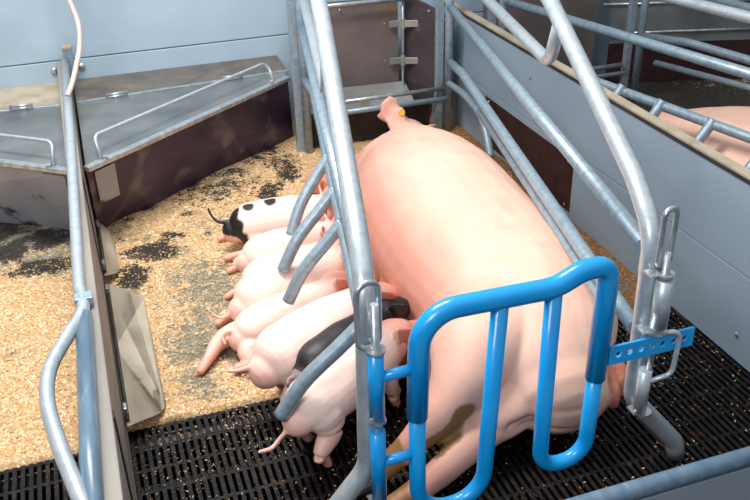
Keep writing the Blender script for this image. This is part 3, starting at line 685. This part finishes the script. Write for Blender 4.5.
# 1 spotted
P('white piglet with black rump patch and black tail, farthest from the camera', (.470, 3.04, .004), -2, 1.10, .094, .080, 'lie',
  spots=[(-.045, .0, .135, .040, BK), (-.03, -.035, .105, .036, BK), (-.015, -.055, .075, .026, BK), (.02, -.01, .165, .020, BK), (.10, -.005, .165, .022, BK), (.34, -.03, .14, .02, BK)],
  tailp=[(-.065, .0, .115), (-.090, .01, .118), (-.108, .022, .14), (-.115, .025, .165)], tailc=BK)
P('pink piglet with a dark ear spot lying against the spotted one, second from the back', (.465, 2.80, .004), 8, 1.02, .085, .076, 'lie', hy=-.03, tailp=[(-.055, 0, .095), (-.075, .01, .09), (-.085, .0, .075)], spots=[(.335, .0, .135, .028, BK)])
P('pink piglet lying third from the back, between two pink littermates', (.430, 2.635, .004), 14, 1.02, .080, .075, 'lie', hy=-.03, tailp=[(-.055, 0, .09), (-.072, .01, .085), (-.08, .0, .075)])
P('large pink piglet with its reddish ear showing between two finger bars', (.385, 2.485, .004), 21, 1.12, .10, .080, 'lie', tailp=[(-.058, .01, .10), (-.085, .01, .075), (-.105, .02, .07), (-.12, .03, .085)], hz=.01, hy=-.045,
  spots=[(.345, -.062, .125, .013, RD)])
P('pink piglet half hidden, with one hind leg stretched out on the sawdust', (.350, 2.36, .004), 22, 1.08, .068, .070, 'lie',
  legs=[[(.015, .03, .05, .04, .04), (-.03, .055, .042, .034, .034), (-.09, .05, .036, .025, .025), (-.14, .02, .026, .016, .016), (-.185, -.005, .016, .013, .011)],
        [(.015, -.03, .05, .036, .036), (-.045, -.045, .04, .032, .030), (-.06, -.08, .025, .020, .020), (-.10, -.07, .018, .014, .014)],
        [(.25, -.04, .05, .03, .03), (.22, -.07, .035, .02, .02), (.27, -.08, .02, .014, .014)]],
  tailp=[(-.06, .02, .085), (-.08, .03, .07), (-.085, .01, .055)])
P('big white piglet standing half on the slats with a curled tail', (.370, 2.045, .002), 25, 1.20, .172, .082, 'stand', tailp=[(-.06, .005, .16), (-.085, .03, .145), (-.10, .06, .135), (-.095, .075, .15)], hz=-.01)
P('black piglet squeezed between two white littermates', (.455, 1.965, 0), 28, .98, .188, .070, 'stand', base=BK, black=True, tailp=[(-.058, 0, .195), (-.085, .012, .185), (-.10, -.004, .175)], tailc=rgb(150, 130, 130)[:3])
P('white piglet standing on the dark slats nearest the camera', (.395, 1.80, 0), 33, 1.12, .178, .074, 'stand', tailp=[(-.06, .0, .15), (-.085, .015, .12), (-.11, .02, .105), (-.14, .03, .11)], hz=-.005,
  spots=[(.335, -.062, .185, .012, RD)])

# ================================================================== LOOSE BEDDING
def flakes(name, n, region, sizes, label, m='shavings', z=.012):
    bm = bmesh.new(); k = 0
    while k < n:
        x, y_, ok = region(); 
        if not ok: continue
        k += 1; L = random.uniform(*sizes); a = random.uniform(0, PI); w_ = L*random.uniform(.2, .5); tt = random.uniform(-.4, .4)
        d = V((math.cos(a), math.sin(a), tt))*L/2; e_ = V((-math.sin(a), math.cos(a), random.uniform(-.4, .4)))*w_/2; c = V((x, y_, z+random.uniform(0, .003)))
        vs = [bm.verts.new(c+q) for q in (-d, e_, d, -e_)]; up = bm.verts.new(c+V((0, 0, .0016)))
        bm.faces.new(vs)
        for i in range(4): bm.faces.new((vs[i], up, vs[(i+1) % 4]))
    o = obj(name, bm, m); tag(o, label, 'wood shavings', kind='stuff'); return o
def reg_saw():
    x = random.uniform(XP+.02, XW-.02); y_ = random.uniform(YS-.01, 4.1)
    return x, y_, not (.95 < x < 1.45 and y_ < 3.4) and y_ < 3.3+(x+.045)*.77 or x > 1.5
def reg_left():
    return random.uniform(-1.0, XP-.06), random.uniform(YS, 3.2), True
def reg_slat():
    x = random.uniform(XP+.02, XW-.02); y_ = YS-abs(random.gauss(0, .35)) if random.random() < .6 else random.uniform(1.1, YS)
    return x, y_, y_ > 1.08 and noise.noise(V((x*7, y_*7, 0)))+random.uniform(-.4, .5) > 0
flakes('wood_shavings', 9000, reg_saw, (.005, .014), 'pale wood shavings strewn over the floor of the piglet area', z=.010)
flakes('wood_shavings', 5000, reg_left, (.005, .014), 'pale wood shavings covering the floor of the left pen', z=.008)
flakes('wood_shavings', 2000, reg_slat, (.003, .011), 'sparse tan flakes scattered on the black slatted floor', z=.002)
